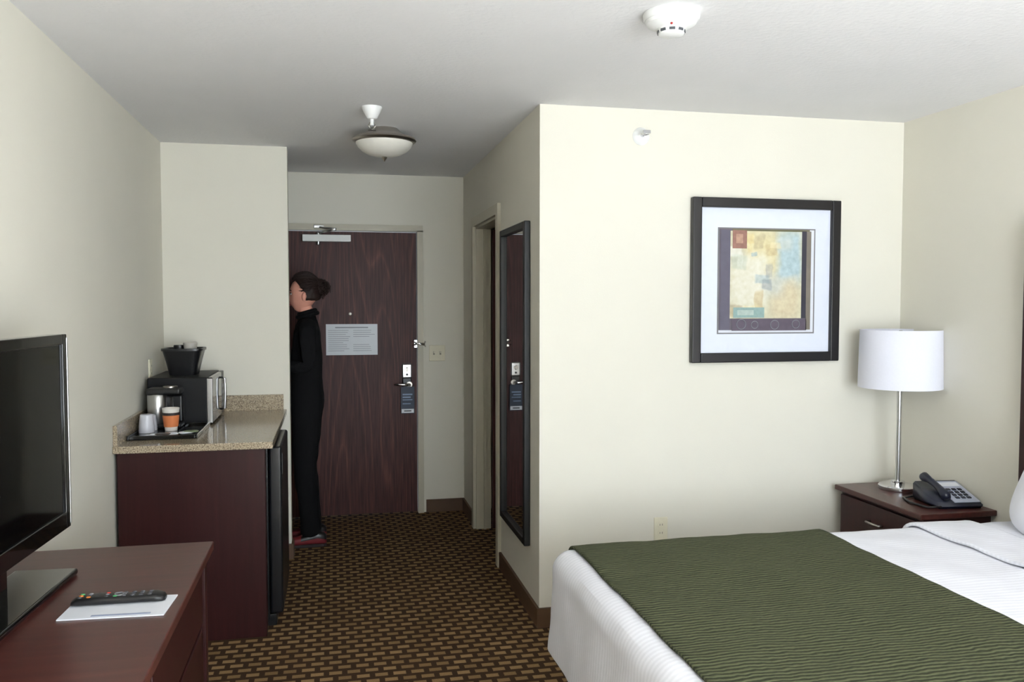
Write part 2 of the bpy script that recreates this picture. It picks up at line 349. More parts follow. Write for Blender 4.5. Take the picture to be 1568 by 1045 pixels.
ap('right_black',1222,352,1229,488,(50,48,60),.006,.2)
ap('right_olive',1229,352,1236,506,(120,112,102),.006,.3)
for i,(u,v,r) in enumerate(((1132,497,.024),(1152,498,.018),(1182,498,.022),(1214,497,.02))):
    X=1.822+(u-1097)/145*.518;Z=1.893-(v-348)/163*.513
    tube('ring_%d'%i,[(X+r*math.cos(a),YP-.0188,Z+r*math.sin(a)) for a in [2*math.pi*q/24 for q in range(25)]],.0015,mat('art_ring',(128,134,140),.6),g,6)
# ------------------------------------------------------------ ceiling items
g=group('smoke_detector',(1.055,2.51,C))
WD=mat('detector_white',(240,240,238),.4)
lathe('base_plate',[(.088,0),(.09,-.004),(.088,-.02),(.084,-.024)],(1.055,2.51,C),WD,g,64)
lathe('body',[(.082,-.022),(.078,-.034),(.06,-.044),(.046,-.048)],(1.055,2.51,C),WD,g,64)
lathe('sensor_cage',[(.042,-.046),(.044,-.052),(.040,-.066),(.030,-.07)],(1.055,2.51,C),WD,g,48)
for i in range(9):
    a=2*math.pi*i/9+.2
    Mx=Matrix.Translation((1.055,2.51,C-.058))@Matrix.Rotation(a,4,'Z')
    box('vent_%d'%i,(.0405,-.009,-.004),(.0438,.009,.004),mat('vent_grey',(70,72,76),.5),g,0,Mx)
ellip('led',(1.035,2.46,C-.047),(.004,.004,.004),mat('led_red',(160,30,30),.3),g)
g=group('ceiling_sprinkler',(.19,3.98,C))
c=(.19,3.98,C)
lathe('cup',[(.047,0),(.048,-.004),(.040,-.022),(.030,-.04),(.024,-.052),(.018,-.056)],c,WD,g)
cyl('stem',(.19,3.98,C-.085),.009,.035,WD,g,'z')
for s in(-1,1): tube('arm_%d'%(s+1),[(.19+s*.008,3.98,C-.07),(.19+s*.017,3.98,C-.085),(.19+s*.004,3.98,C-.105)],.003,NICKEL,g,8)
lathe('deflector',[(.003,-.103),(.018,-.106),(.018,-.108),(.003,-.109)],c,NICKEL,g,24)
g=group('ceiling_light',(.276,4.46,C));c=(.276,4.46,C-.012)
lathe('pan',[(.07,.012),(.09,-.01),(.12,-.026),(.155,-.036),(.165,-.042),(.167,-.05),(.160,-.058),(.150,-.062)],c,NICKEL,g,64)
lathe('bowl',[(.149,-.056),(.147,-.066),(.138,-.084),(.118,-.104),(.088,-.12),(.05,-.131),(.012,-.134)],c,GLASS,g,64)
lathe('finial',[(.008,-.130),(.016,-.136),(.012,-.144),(.006,-.15),(.002,-.158)],c,NICKEL,g,24)
g=group('sidewall_sprinkler',(1.43,YP,2.312));c=(1.43,YP,2.312)
lathe('escutcheon',[(.040,.0),(.042,-.003),(.034,-.014),(.024,-.018),(.016,-.022)],c,WD,g,40,'y')
cyl('body',(1.43,YP-.045,2.312),.010,.025,CHROME,g,'y')
for s in(-1,1): tube('arm_%d'%(s+1),[(1.43+s*.009,YP-.04,2.312),(1.43+s*.018,YP-.055,2.312),(1.43+s*.006,YP-.075,2.312)],.003,CHROME,g,8)
box('deflector',(1.412,YP-.082,2.31),(1.448,YP-.072,2.327),CHROME,g,.002)
# ------------------------------------------------------------ kitchenette
g=group('kitchenette_cabinet',(-.63,4.4,.4))
cx=-.305;CT=.900
box('side_panel',(XL+.016,3.91,0),(cx,3.94,CT-.032),CABW,g,.002)
box('far_panel',(XL+.016,5.04,0),(cx,5.07,CT-.032),CABW,g,.002)
box('back_panel',(XL+.016,3.94,.0),(XL+.032,5.04,CT-.032),CABW,g)
box('front_stile',(cx-.02,3.94,0),(cx,3.985,CT-.032),CABW,g,.002)
box('divider',(XL+.032,4.62,0),(cx,4.645,CT-.032),CABW,g,.001)
box('cupboard_door',(cx-.02,4.655,.05),(cx,5.035,.85),CABW,g,.003)
box('countertop',(XL+.002,3.895,CT-.032),(-.268,YN-.002,CT),GRAN,g,.004)
g=group('granite_backsplash',(-.63,5.07,.94))
boxes('slab',[((XL+.002,3.91,CT),(XL+.02,YN-.002,.99)),((XL+.02,YN-.02,CT),(-.285,YN-.002,.99))],GRAN,g)
g=group('mini_fridge',(-.55,4.3,.4))
box('body',(-.80,4.03,.03),(-.30,4.58,.855),FRIDGE,g,.006)
box('door',(-.298,4.03,.06),(-.238,4.58,.855),FRIDGE,g,.012)
box('kick',(-.32,4.04,.0),(-.27,4.57,.055),BLACK,g,.003)
box('handle_recess',(-.24,4.04,.72),(-.234,4.07,.82),BLACK,g,.002)
# microwave
g=group('microwave_oven',(-.78,4.74,1.02));m0=CT+.012
box('body',(-.918,4.50,m0),(-.63,4.98,1.147),mat('microwave_black',(14,14,16),.5,spec=.25),g,.006)
box('door',(-.628,4.505,m0),(-.605,4.86,1.145),GLOSS,g,.004)
box('control_panel',(-.628,4.862,m0),(-.607,4.977,1.145),BLACK,g,.004)
tube('door_handle',[(-.605,4.845,.94),(-.585,4.845,.945),(-.583,4.845,1.03),(-.585,4.845,1.11),(-.605,4.845,1.118)],.007,STEEL,g)
box('door_edge',(-.632,4.499,m0),(-.606,4.505,1.14),STEEL,g,.002)
for i in range(4):
    for j in range(3): box('key_%d_%d'%(i,j),(-.607,4.885+j*.027,.95+i*.035),(-.605,4.905+j*.027,.97+i*.035),mat('key_grey',(140,140,145),.5),g)
for i,(x,y) in enumerate(((-.90,4.53),(-.65,4.53),(-.90,4.95),(-.65,4.95))): cyl('foot_%d'%i,(x,y,CT),.012,.014,BLACK,g)
def tapered(name,c,w0,w1,h,m,parent,seg=40,rim=.012,dep=.02):
    def ring(wd,z):
        out=[]
        for i in range(seg):
            a=2*math.pi*i/seg;n=5
            x=math.copysign(abs(math.cos(a))**(2/n),math.cos(a));y=math.copysign(abs(math.sin(a))**(2/n),math.sin(a))
            out.append((c[0]+x*wd,c[1]+y*wd,c[2]+z))
        return out
    R=[ring(w0,0),ring((w0+w1)/2,h*.5),ring(w1,h-rim),ring(w1+.006,h-rim),ring(w1+.006,h),ring(w1-.006,h),ring(w1-.012,h-dep)]
    vs=[p for r in R for p in r];fs=[]
    for k in range(len(R)-1):
        for i in range(seg):
            j=(i+1)%seg;fs.append((k*seg+i,k*seg+j,(k+1)*seg+j,(k+1)*seg+i))
    fs.append(tuple(range(seg)));fs.append(tuple((len(R)-1)*seg+i for i in range(seg)))
    o=mesh(name,vs,fs,m,parent);fixn(o);o.data.shade_smooth();o.data.set_sharp_from_angle(angle=math.radians(40));return o
g=group('ice_bucket',(-.77,4.72,1.2))
tapered('tub',(-.775,4.72,1.148),.070,.100,.14,BLACK,g)
g=group('wrapped_glass',(-.76,4.71,1.31))
CL=mat('wrapped_cup',(180,176,168),.5)
lathe('cup_1',[(.03,0),(.036,.045),(.033,.05),(.01,.051)],(-.74,4.70,1.269),CL,g,28)
lathe('cup_2',[(.025,0),(.03,.025),(.028,.035),(.01,.036)],(-.80,4.73,1.269),BLACK,g,28)
# tray
g=group('serving_tray',(-.77,4.28,.9))
t0=CT+.001
box('plate',(-.915,4.06,t0),(-.62,4.47,t0+.008),GLOSS,g,.003)
frame([((-.92,4.055,t0),(-.91,4.475,t0+.02)),((-.625,4.055,t0),(-.615,4.475,t0+.02)),((-.91,4.055,t0),(-.625,4.065,t0+.02)),((-.91,4.465,t0),(-.625,4.475,t0+.02))],'rim',GLOSS,g,.003)
t1=t0+.009
g=group('coffee_maker',(-.81,4.40,1.0))
box('base',(-.895,4.345,t1),(-.735,4.462,t1+.025),BLACK,g,.008)
box('water_tank',(-.895,4.41,t1+.02),(-.735,4.462,1.07),BLACK,g,.012)
lathe('steel_body',[(.042,t1+.024),(.046,t1+.03),(.046,1.072),(.042,1.078)],(-.850,4.39,0),STEEL,g,40)
box('brew_head',(-.895,4.345,1.075),(-.735,4.462,1.108),BLACK,g,.012)
cyl('lid_ring',(-.79,4.40,1.108),.035,.008,NICKEL,g)
tube('handle',[(-.79,4.36,1.07),(-.77,4.345,1.06),(-.768,4.343,.99),(-.785,4.36,.955)],.007,BLACK,g)
g=group('paper_cup',(-.765,4.27,.95))
ccx,ccy=-.768,4.28
lathe('cup',[(.028,t1),(.031,t1+.035),(.0395,1.015),(.041,1.017),(.039,1.020),(.036,1.005)],(ccx,ccy,0),mat('cup_white',(232,226,218),.6),g,32)
lathe('sleeve',[(.0325,t1+.02),(.0393,.99),(.0385,.991)],(ccx,ccy,0),mat('cup_orange',(206,120,70),.7),g,32)
lathe('band',[(.0392,.986),(.0403,.998),(.0395,.999)],(ccx,ccy,0),mat('cup_black',(40,30,30),.6),g,32)
PC=mat('frosted_cup',(205,205,212),.3,var=.05)
for (x,y,n) in ((-.870,4.235,3),(-.872,4.312,2)):
    g=group('plastic_cup',(x,y,.94))
    for i in range(n):
        lathe('cup_%d'%i,[(.035,t1+i*.012),(.0355,t1+.004+i*.012),(.029,t1+.060+i*.012),(.026,t1+.063+i*.012),(.005,t1+.063+i*.012)],(x,y,0),PC,g,32)
g=group('coffee_packet',(-.72,4.15,.91))
for i,(x,y,r,mm) in enumerate(((-.80,4.12,.1,PAPER),(-.775,4.11,-.3,mat('packet_dark',(50,44,44),.4)),(-.68,4.16,.5,PAPER),(-.66,4.17,.1,mat('packet_green',(120,130,100),.5)),(-.745,4.13,.6,PAPER))):
    ellip('packet_%d'%i,(x,y,t1+.006+.003*(i%2)),(.034,.024,.005),mm,g,lambda p:Vector((math.copysign(abs(p.x)**.5,p.x),math.copysign(abs(p.y)**.5,p.y),p.z)),Matrix.Rotation(r,3,'Z'),24,10)
# ------------------------------------------------------------ dresser
g=group('dresser',(-.68,2,.37))
dy0,dy1=1.15,2.84
box('top',(XL+.003,dy0,.722),(-.385,dy1,.75),DESKW,g,.004)
DF=CABW
box('carcass',(XL+.018,dy0+.03,.06),(-.43,dy1-.03,.722),DF,g,.002)
box('plinth',(XL+.03,dy0+.05,0),(-.46,dy1-.05,.06),DF,g)
box('corner_post',(-.47,dy1-.06,0),(-.405,dy1-.02,.722),DF,g,.003)
box('corner_post_2',(-.47,dy0+.02,0),(-.405,dy0+.06,.722),DF,g,.003)
for j in range(2):
    a=dy0+.075+j*.79
    for i in range(3):
        zb=.09+i*.21
        box('drawer_%d_%d'%(j,i),(-.43,a,zb),(-.41,a+.74,zb+.195),DF,g,.005)
g=group('notepad',(-.54,2.26,.752))
Mn=Matrix.Translation((-.537,2.258,.7505))@Matrix.Rotation(-.06,4,'Z')
box('sheets',(-.125,-.072,0),(.125,.072,.003),PAPER,g,0,Mn)
box('print_line',(-.05,-.062,.003),(.09,-.052,.0034),mat('print_blue',(150,160,185),.7),g,0,Mn)
g=group('remote_control',(-.54,2.30,.765))
Mr=Matrix.Translation((-.545,2.295,.754))@Matrix.Rotation(-.03,4,'Z')
prof=[(-.112,.020,.012),(-.10,.025,.018),(-.05,.026,.022),(0,.0235,.020),(.05,.023,.019),(.09,.026,.021),(.108,.022,.015),(.113,.014,.010)]
vs=[];fs=[];n=20
for x,wd,h in prof:
    for i in range(n):
        a=2*math.pi*i/n;yy=math.copysign(abs(math.cos(a))**.6,math.cos(a))*wd;zz=math.copysign(abs(math.sin(a))**.7,math.sin(a))*h/2+h/2
        vs.append((x,yy,zz))
for k in range(len(prof)-1):
    for i in range(n):
        j=(i+1)%n;fs.append((k*n+i,k*n+j,(k+1)*n+j,(k+1)*n+i))
fs.append(tuple(range(n)));fs.append(tuple((len(prof)-1)*n+i for i in range(n)))
o=mesh('body',vs,fs,BLACK,g,True,Mr);fixn(o)
cols=[(210,120,50),(60,60,64),(70,150,90),(150,150,155),(60,60,64),(190,60,50),(120,120,125),(60,60,64),(210,120,50)]
for i in range(9):
    for j in(-1,0,1):
        x=-.092+i*.021;y=j*.012
        cc=cols[(i+j*2)%9] if i in(0,1,3,4) else (70,70,74)
        ellip('button_%d_%d'%(i,j+1),tuple(Mr@Vector((x,y,.0200 if i!=4 else .0195))),(.006,.004,.0025),mat('btn_%d_%d_%d'%cc,cc,.4),g,None,None,12,8)
ring=[(.0+.011*math.cos(a),.011*math.sin(a),.0205) for a in [2*math.pi*i/20 for i in range(21)]]
tube('nav_ring',ring,.002,mat('ring_grey',(120,120,124),.3),g,6,Mr)
# ------------------------------------------------------------ TV
g=group('television',(-.815,2.2,1.1))
MT=Matrix.Translation((-.815,2.19,0))@Matrix.Rotation(-.059,4,'Z')
hw,zb,zt=.475,.868,1.437
box('cabinet',(-.025,-hw,zb),(.018,hw,zt),GLOSS,g,.008,MT)
box('back_bulge',(-.06,-hw+.14,zb+.05),(-.02,hw-.14,zt-.12),BLACK,g,.02,MT)
b=.03
frame2=[((.016,-hw,zb),(.026,-hw+b,zt)),((.016,hw-b,zb),(.026,hw,zt)),((.016,-hw+b,zb),(.026,hw-b,zb+b+.02)),((.016,-hw+b,zt-b),(.026,hw-b,zt))]
for i,(p,q) in enumerate(frame2): box('bezel_%d'%i,p,q,GLOSS,g,.003,MT)
box('screen',(.017,-hw+b,zb+b+.02),(.020,hw-b,zt-b),SCREEN,g,0,MT)
box('edge_strip',(.019,hw-.004,zb+.01),(.028,hw+.002,zt-.01),STEEL,g,.002,MT)
box('neck',(-.02,-.09,.765),(.01,.09,zb+.03),GLOSS,g,.006,MT)
box('foot',(-.095,-.32,.751),(.075,.385,.770),GLOSS,g,.008,MT)
# ------------------------------------------------------------ nightstand
g=group('nightstand',(2.64,3.4,.3))
nx0,nx1,ny0,ny1=2.455,XR-.016,3.085,3.715
NW=wood('nightstand_wood',(60,28,24),(92,48,40),.3,'y',50,cath=.3)
box('top',(nx0,ny0,.595),(XR-.002,ny1,.62),NW,g,.005)
box('case',(nx0+.03,ny0+.02,.05),(nx1,ny1-.02,.595),CABW,g,.002)
box('plinth',(nx0+.05,ny0+.04,0),(nx1,ny1-.04,.05),CABW,g)
for i,(a,bz) in enumerate(((.38,.58),(.08,.365))):
    box('drawer_%d'%i,(nx0+.012,ny0+.035,a),(nx0+.03,ny1-.035,bz),CABW,g,.004)
    ym=(ny0+ny1)/2;zm=(a+bz)/2+.02
    tube('pull_%d'%i,[(nx0+.012,ym-.045,zm),(nx0-.01,ym-.045,zm),(nx0-.012,ym,zm),(nx0-.01,ym+.045,zm),(nx0+.012,ym+.045,zm)],.006,NICKEL,g,8)
lx,ly=2.69,3.55
g=group('table_lamp',(lx,ly,.9))
lathe('base',[(.02,.6205),(.086,.6205),(.088,.625),(.088,.638),(.084,.643),(.03,.645)],(lx,ly,0),CHROME,g,56)
cyl('collar',(lx,ly,.643),.032,.02,CHROME,g)
cyl('stem',(lx,ly,.66),.0115,.52,STEEL,g)
cyl('socket',(lx,ly,1.17),.02,.06,NICKEL,g)
ellip('bulb',(lx,ly,1.27),(.03,.03,.045),mat('bulb',(240,240,235),.3),g)
sb,st,R0,R1=1.118,1.398,.190,.184
def shade():
    vs=[];fs=[];n=72
    for r,z in((R0,sb),(R1,st),(R1-.003,st),(R0-.003,sb)):
        for i in range(n):
            a=2*math.pi*i/n;vs.append((lx+r*math.cos(a),ly+r*math.sin(a),z))
    for k in range(4):
        for i in range(n):
            j=(i+1)%n;q=(k+1)%4;fs.append((k*n+i,k*n+j,q*n+j,q*n+i))
    o=mesh('shade',vs,fs,FABW,g);fixn(o);o.data.shade_smooth();o.data.set_sharp_from_angle(angle=math.radians(40))
shade()
for k in range(3):
    a=2*math.pi*k/3+.4
    tube('spider_%d'%k,[(lx,ly,1.36),(lx+.182*math.cos(a),ly+.182*math.sin(a),1.388)],.003,NICKEL,g,6)
cyl('harp_rod',(lx,ly,1.22),.004,.16,NICKEL,g,'z',12)
cyl('finial',(lx,ly,1.36),.008,.035,NICKEL,g)
# phone
g=group('telephone',(2.72,3.26,.65))
NAVY=mat('phone_navy',(24,28,46),.35);FACE=mat('phone_face',(176,182,200),.4)
MP=Matrix.Translation((2.715,3.245,.6205))@Matrix.Rotation(-.12,4,'Z')
w2,d2=.105,.105
vs=[(-w2,-d2,0),(w2,-d2,0),(w2,d2,0),(-w2,d2,0),(-w2,-d2,.022),(w2,-d2,.022),(w2,d2,.085),(-w2,d2,.085)]
fs=[(0,3,2,1),(4,5,6,7),(0,1,5,4),(1,2,6,5),(2,3,7,6),(3,0,4,7)]
o=mesh('base',vs,fs,NAVY,g,M=MP)
bm=bmesh.new();bm.from_mesh(o.data);bmesh.ops.bevel(bm,geom=bm.edges[:],offset=.008,segments=3,affect='EDGES');bm.to_mesh(o.data);bm.free();o.data.shade_smooth()
sl=math.atan2(.063,.21);MS=MP@Matrix.Translation((0,0,.0540))@Matrix.Rotation(sl,4,'X')
box('faceplate',(-.025,-.098,-.002),(.097,.09,.003),FACE,g,.002,MS)
for i in range(4):
    for j in range(3): box('key_%d_%d'%(i,j),(.0+j*.027,-.07+i*.024,.003),(.018+j*.027,-.055+i*.024,.007),NAVY,g,.001,MS)
box('memory_strip',(-.012,.04,.003),(.085,.075,.005),PAPER,g,.001,MS)
hp=[(-.065,-.10,.022),(-.065,-.085,.030),(-.065,-.05,.036),(-.065,0,.038),(-.065,.05,.036),(-.065,.085,.030),(-.065,.10,.022)]
tube('handset',hp,[.016,.022,.016,.014,.016,.022,.016],NAVY,g,14,MS)
tube('cord',[(2.61,3.15,.632),(2.56,3.18,.626),(2.55,3.28,.626),(2.58,3.36,.626),(2.64,3.38,.626),(2.69,3.35,.632)],.005,BLACK,g,8)
# ------------------------------------------------------------ bed
bx0,bx1,by0,by1,bz0,bz1=.752,2.76,.95,2.87,.30,.655
def wr(p):
    return .006*noise.noise(p*5)+.003*noise.noise(p*11)
g=group('bed',(1.75,1.9,.3))
box('platform',(bx0+.08,by0+.06,0),(XR-.06,by1-.06,.32),mat('bed_skirt',(24,24,20),.9),g,.01)
r=.07
def sheetmesh(name,xa,xb,off,m,amp=1,foot=False,low=.30,nx=70):
    L1=bz1-low;Wd=by1-by0;tot=2*L1+Wd;ny=110
    vs=[];fs=[]
    for i in range(nx+1):
        x=xa+(xb-xa)*i/nx
        for j in range(ny+1):
            s=tot*j/ny
            if s<L1: p=Vector((x,by0,low+s))
            elif s<L1+Wd: p=Vector((x,by0+s-L1,bz1))
            else: p=Vector((x,by1,bz1-(s-L1-Wd)))
            q=Vector((min(max(x,bx0+r),bx1),min(max(p.y,by0+r),by1-r),min(p.z,bz1-r)))
            d=p-q;d.normalize()
            flare=.018*max(0,(bz1-.1-p.z))/.3
            vs.append(q+d*(r+off+wr(p)*amp+flare))
    for i in range(nx):
        for j in range(ny): fs.append((i*(ny+1)+j,(i+1)*(ny+1)+j,(i+1)*(ny+1)+j+1,i*(ny+1)+j+1))
    if foot:
        base=len(vs);nz=24;n2=110
        for k in range(nz+1):
            for j in range(n2+1):
                y=by0+(by1-by0)*j/n2;z=low+(bz1-low)*k/nz
                p=Vector((bx0,y,z));q=Vector((bx0+r,min(max(y,by0+r),by1-r),min(z,bz1-r)));d=(p-q).normalized()
                flare=.018*max(0,(bz1-.1-z))/.3
                vs.append(q+d*(r+off+wr(p)*amp+flare))
        for k in range(nz):
            for j in range(n2): fs.append((base+k*(n2+1)+j,base+k*(n2+1)+j+1,base+(k+1)*(n2+1)+j+1,base+(k+1)*(n2+1)+j))
    o=mesh(name,vs,fs,m,g,True)
    bm=bmesh.new();bm.from_mesh(o.data);bmesh.ops.remove_doubles(bm,verts=bm.verts,dist=.002);bmesh.ops.recalc_face_normals(bm,faces=bm.faces)
    bm.to_mesh(o.data);bm.free();o.data.shade_smooth();return o
sheetmesh('white_duvet',bx0,bx1,0,SHEET,1,True,nx=100)
o=sheetmesh('green_coverlet',.825,1.80,.010,GREEN,1,False,low=.34)
md=o.modifiers.new('s','SOLIDIFY');md.thickness=.008;md.offset=0
o=sheetmesh('folded_sheet',2.20,2.45,.012,SHEET,1.6,False,low=.36,nx=30)
md=o.modifiers.new('s','SOLIDIFY');md.thickness=.012;md.offset=0
def pil(p):
    x=math.copysign(abs(p.x)**.6,p.x);y=math.copysign(abs(p.y)**.6,p.y)
    e=max(abs(x),abs(y));return Vector((x*(1+.05*abs(y)**3),y*(1+.05*abs(x)**3),p.z*(1-.55*e**4)))
PW=mat('pillow_white',(238,238,244),.9,bump=(8,.4,.02))
for k,(yc) in enumerate((2.40,1.45)):
    Mx=(Matrix.Rotation(math.radians(-62),4,'Y')@Matrix.Rotation(math.pi/2,4,'Z')).to_3x3()
    ellip('pillow_%d'%k,(2.655,yc,.86),(.36,.25,.095),PW,g,pil,Mx,48,28)
Mx=(Matrix.Rotation(math.radians(-60),4,'Y')@Matrix.Rotation(math.pi/2,4,'Z')).to_3x3()
ellip('bolster_cushion',(2.50,1.95,.80),(.30,.14,.07),mat('cushion_burgundy',(84,44,48),.8,bump=(60,.3,.003)),g,pil,Mx,40,24)
g=group('headboard',(2.81,1.9,1))
HB=CABW
box('panel',(XR-.04,.85,.2),(XR-.016,2.925,1.84),HB,g,.004)
box('cap_rail',(XR-.055,.85,1.79),(XR-.014,2.925,1.85),HB,g,.005)
box('stile_far',(XR-.055,2.86,0),(XR-.014,2.925,1.79),HB,g,.004)
box('stile_near',(XR-.055,.85,0),(XR-.014,.915,1.79),HB,g,.004)
# ------------------------------------------------------------ person
PXc,PYc=-.158,5.43
g=group('person_standing',(PXc,PYc,.85))
def skinmesh(name,verts,edges,radii,root,m,parent,sub=2,post=None,matfn=None,mats=None):
    me=D.meshes.new(name+'_src');me.from_pydata(verts,edges,[]);o=D.objects.new(name+'_src',me);bpy.context.scene.collection.objects.link(o)
    md=o.modifiers.new('skin','SKIN');md.branch_smoothing=.6
    for i,v in enumerate(me.skin_vertices[0].data):
        v.radius=(radii[i],radii[i]) if not isinstance(radii[i],tuple) else radii[i];v.use_root=(i==root)
    ss=o.modifiers.new('sub','SUBSURF');ss.levels=sub;ss.render_levels=sub
    dg=bpy.context.evaluated_depsgraph_get();dg.update();ev=o.evaluated_get(dg);nm=D.meshes.new_from_object(ev)
    nm.name=name
    if post:
        for v in nm.vertices: v.co=post(v.co.copy())
    nm.materials.clear()
    for q in (mats or [m]): nm.materials.append(q)
    if matfn:
        for f in nm.polygons: f.material_index=matfn(f.center)
    nm.shade_smooth();D.objects.remove(o)
    ob=D.objects.new(name,nm);return link(ob,parent)
def W(f,y,z): return (PXc-f,PYc+y,z)
V=[];Rr=[];E=[]
def add(p,r,par=None):
    V.append(W(*p));Rr.append(r)
    if par is not None:E.append((par,len(V)-1))
    return len(V)-1
pel=add((0,0,.95),.138);sp=add((.005,0,1.07),.122,pel);ch=add((.0,0,1.23),.132,sp);uc=add((-.012,0,1.355),.118,ch);nb=add((-.008,0,1.44),.056,uc);nk=add((.008,0,1.49),.046,nb);add((.018,0,1.54),.045,nk)
for s in(-1,1):
    a=add((-.008,s*.10,1.39),.070,uc);a=add((-.010,s*.152,1.365),.060,a);a=add((-.014,s*.172,1.25),.050,a);a=add((-.01,s*.178,1.13),.044,a)
    a=add((.09,s*.155,1.14),.039,a);a=add((.215,s*.11,1.18),.028,a);a=add((.25,s*.10,1.19),.024,a);a=add((.285,s*.095,1.20),.026,a)
    h=add((0,s*.085,.86),.110,pel);h=add((.005,s*.09,.70),.094,h);h=add((.02,s*.09,.49),.076,h);h=add((0,s*.09,.33),.072,h);h=add((-.015,s*.09,.12),.068,h);add((-.015,s*.09,.05),.064,h)
def post(p):
    z=p.z
    if .98<z<1.45 and abs(p.y-PYc)<.20:
        k=max(0,min(1,(z-.98)/.15,(1.45-z)/.06));p.y=PYc+(p.y-PYc)*(1+.10*k)
    if z<1.42: p+=Vector((noise.noise(p*9),noise.noise(p*9+Vector((5,5,5))),0))*.010+Vector((noise.noise(p*22),0,0))*.004
    return p
def mf(c):
    if c.z>1.462: return 1
    if c.x<PXc-.225 and c.z>1.1 and c.z<1.3: return 1
    return 0
skinmesh('body',V,E,Rr,0,CLOTH,g,2,post,mf,[CLOTH,SKIN])
# jacket collar and hem
def ring_(cx_,cy_,cz_,rx,ry,tilt): return [(cx_+rx*math.cos(a),cy_+ry*math.sin(a),cz_+tilt*math.cos(a)) for a in [2*math.pi*i/28 for i in range(29)]]
tube('collar',ring_(PXc+.004,PYc,1.470,.050,.050,.014),.013,CLOTH,g,10)
tube('collar_roll',ring_(PXc+.006,PYc,1.452,.060,.062,.014),.014,CLOTH,g,10)
for s in(-1,1):
    base=Vector((.30,s*.093,1.205))
    for k,(dy,ln) in enumerate(((-.027,.062),(-.009,.072),(.009,.068),(.026,.054))):
        b0=base+Vector((.0,dy,0));pts=[b0-Vector((.03,dy*.3,.004)),b0+Vector((.02,0,.004)),b0+Vector((.02+ln*.4,0,.0)),b0+Vector((.02+ln*.7,0,-.016)),b0+Vector((.02+ln*.85,0,-.034))]
        pw=[Vector(W(*p)) for p in pts];skinmesh('hand_%d_finger_%d'%(s+1,k),pw,[(i,i+1) for i in range(4)],[.010,.0095,.0088,.0082,.007],0,SKIN,g,1)
    tp=[base+Vector((-.02,-s*.01,0)),base+Vector((0,-s*.04,.012)),base+Vector((.03,-s*.052,.012)),base+Vector((.055,-s*.045,.0))]
    skinmesh('hand_%d_thumb'%(s+1),[Vector(W(*p)) for p in tp],[(0,1),(1,2),(2,3)],[.013,.011,.010,.008],0,SKIN,g,1)
hx,hy,hz=PXc-.016,PYc,1.582
def headfn(p):
    f=-p.x;y=p.y;z=p.z
    if z<-.1:
        k=(-.1-z)/.9
        y*=1-.30*k
        if f<0: f*=1-.60*k
        else: f=f*(1-.02*k)+.08*k
    if f>0: f*=1-.06*(1-abs(y))
    f+=.24*math.exp(-(y/.15)**2-((z+.22)/.13)**2)*(1 if f>0 else 0)
    f+=.10*math.exp(-(y/.12)**2-((z+.05)/.16)**2)*(1 if f>0 else 0)
    for s in(-1,1):
        if f>0: f-=.09*math.exp(-((y-s*.40)/.17)**2-((z-.02)/.10)**2)
    if f>0:
        f+=.07*math.exp(-(y/.26)**2-((z+.50)/.06)**2)+.05*math.exp(-(y/.24)**2-((z+.62)/.06)**2)+.06*math.exp(-(y/.25)**2-((z+.88)/.12)**2)
        f+=.03*math.exp(-((z-.16)/.08)**2)
    return Vector((-f,y,z))
ellip('head',(hx,hy,hz),(.092,.073,.114),SKIN,g,headfn,None,72,56)
LIP=mat('lips',(165,85,82),.5);EYEW=mat('eye_white',(225,222,218),.3);IRIS=mat('iris',(50,34,24),.3)
for s in(-1,1):
    ellip('eye_%d'%(s+1),(hx-.072,hy+s*.029,hz+.003),(.010,.012,.0075),EYEW,g,None,None,20,12)
    ellip('iris_%d'%(s+1),(hx-.0795,hy+s*.029,hz+.003),(.004,.005,.005),IRIS,g,None,None,16,10)
    tube('eyebrow_%d'%(s+1),[(hx-.084,hy+s*.014,hz+.022),(hx-.083,hy+s*.030,hz+.027),(hx-.073,hy+s*.048,hz+.022)],[.002,.003,.0015],HAIR,g,8)
    tube('eyelid_%d'%(s+1),[(hx-.079,hy+s*.017,hz+.006),(hx-.082,hy+s*.029,hz+.011),(hx-.075,hy+s*.041,hz+.006)],[.0015,.0022,.0015],HAIR,g,8)
    ellip('ear_%d'%(s+1),(hx+.006,hy+s*.073,hz-.012),(.017,.008,.029),SKIN,g,None,Matrix.Rotation(.15,3,'Y'),20,14)
    ring=[(hx+.006+.011*math.cos(a),hy+s*.081,hz-.010+.021*math.sin(a)) for a in [math.pi*(-.3+1.5*i/12) for i in range(13)]]
    tube('ear_rim_%d'%(s+1),ring,.003,SKIN,g,6)
ellip('lip_upper',(hx-.091,hy,hz-.055),(.008,.020,.005),LIP,g,None,None,20,10)
ellip('lip_lower',(hx-.089,hy,hz-.066),(.008,.018,.006),LIP,g,None,None,20,10)
def hairfn(p):
    f=-p.x;z=p.z
    n=.06*noise.noise(p*3.5)+.05*noise.noise(p*9)
    k=1.0
    line=-.08+1.0*max(0,z-.08)
    face=f-line
    if face>0: k=1-.35*min(1,face*5)
    if z<-.30 : k*=1-.5*min(1,(-.30-z)*2.5)
    return p*(k*(1.10+n))
ellip('hair_cap',(hx+.006,hy,hz+.008),(.094,.078,.116),HAIR,g,hairfn,None,64,44)
rnd=random.Random(7)
bc=Vector((hx+.100,hy,hz+.048))
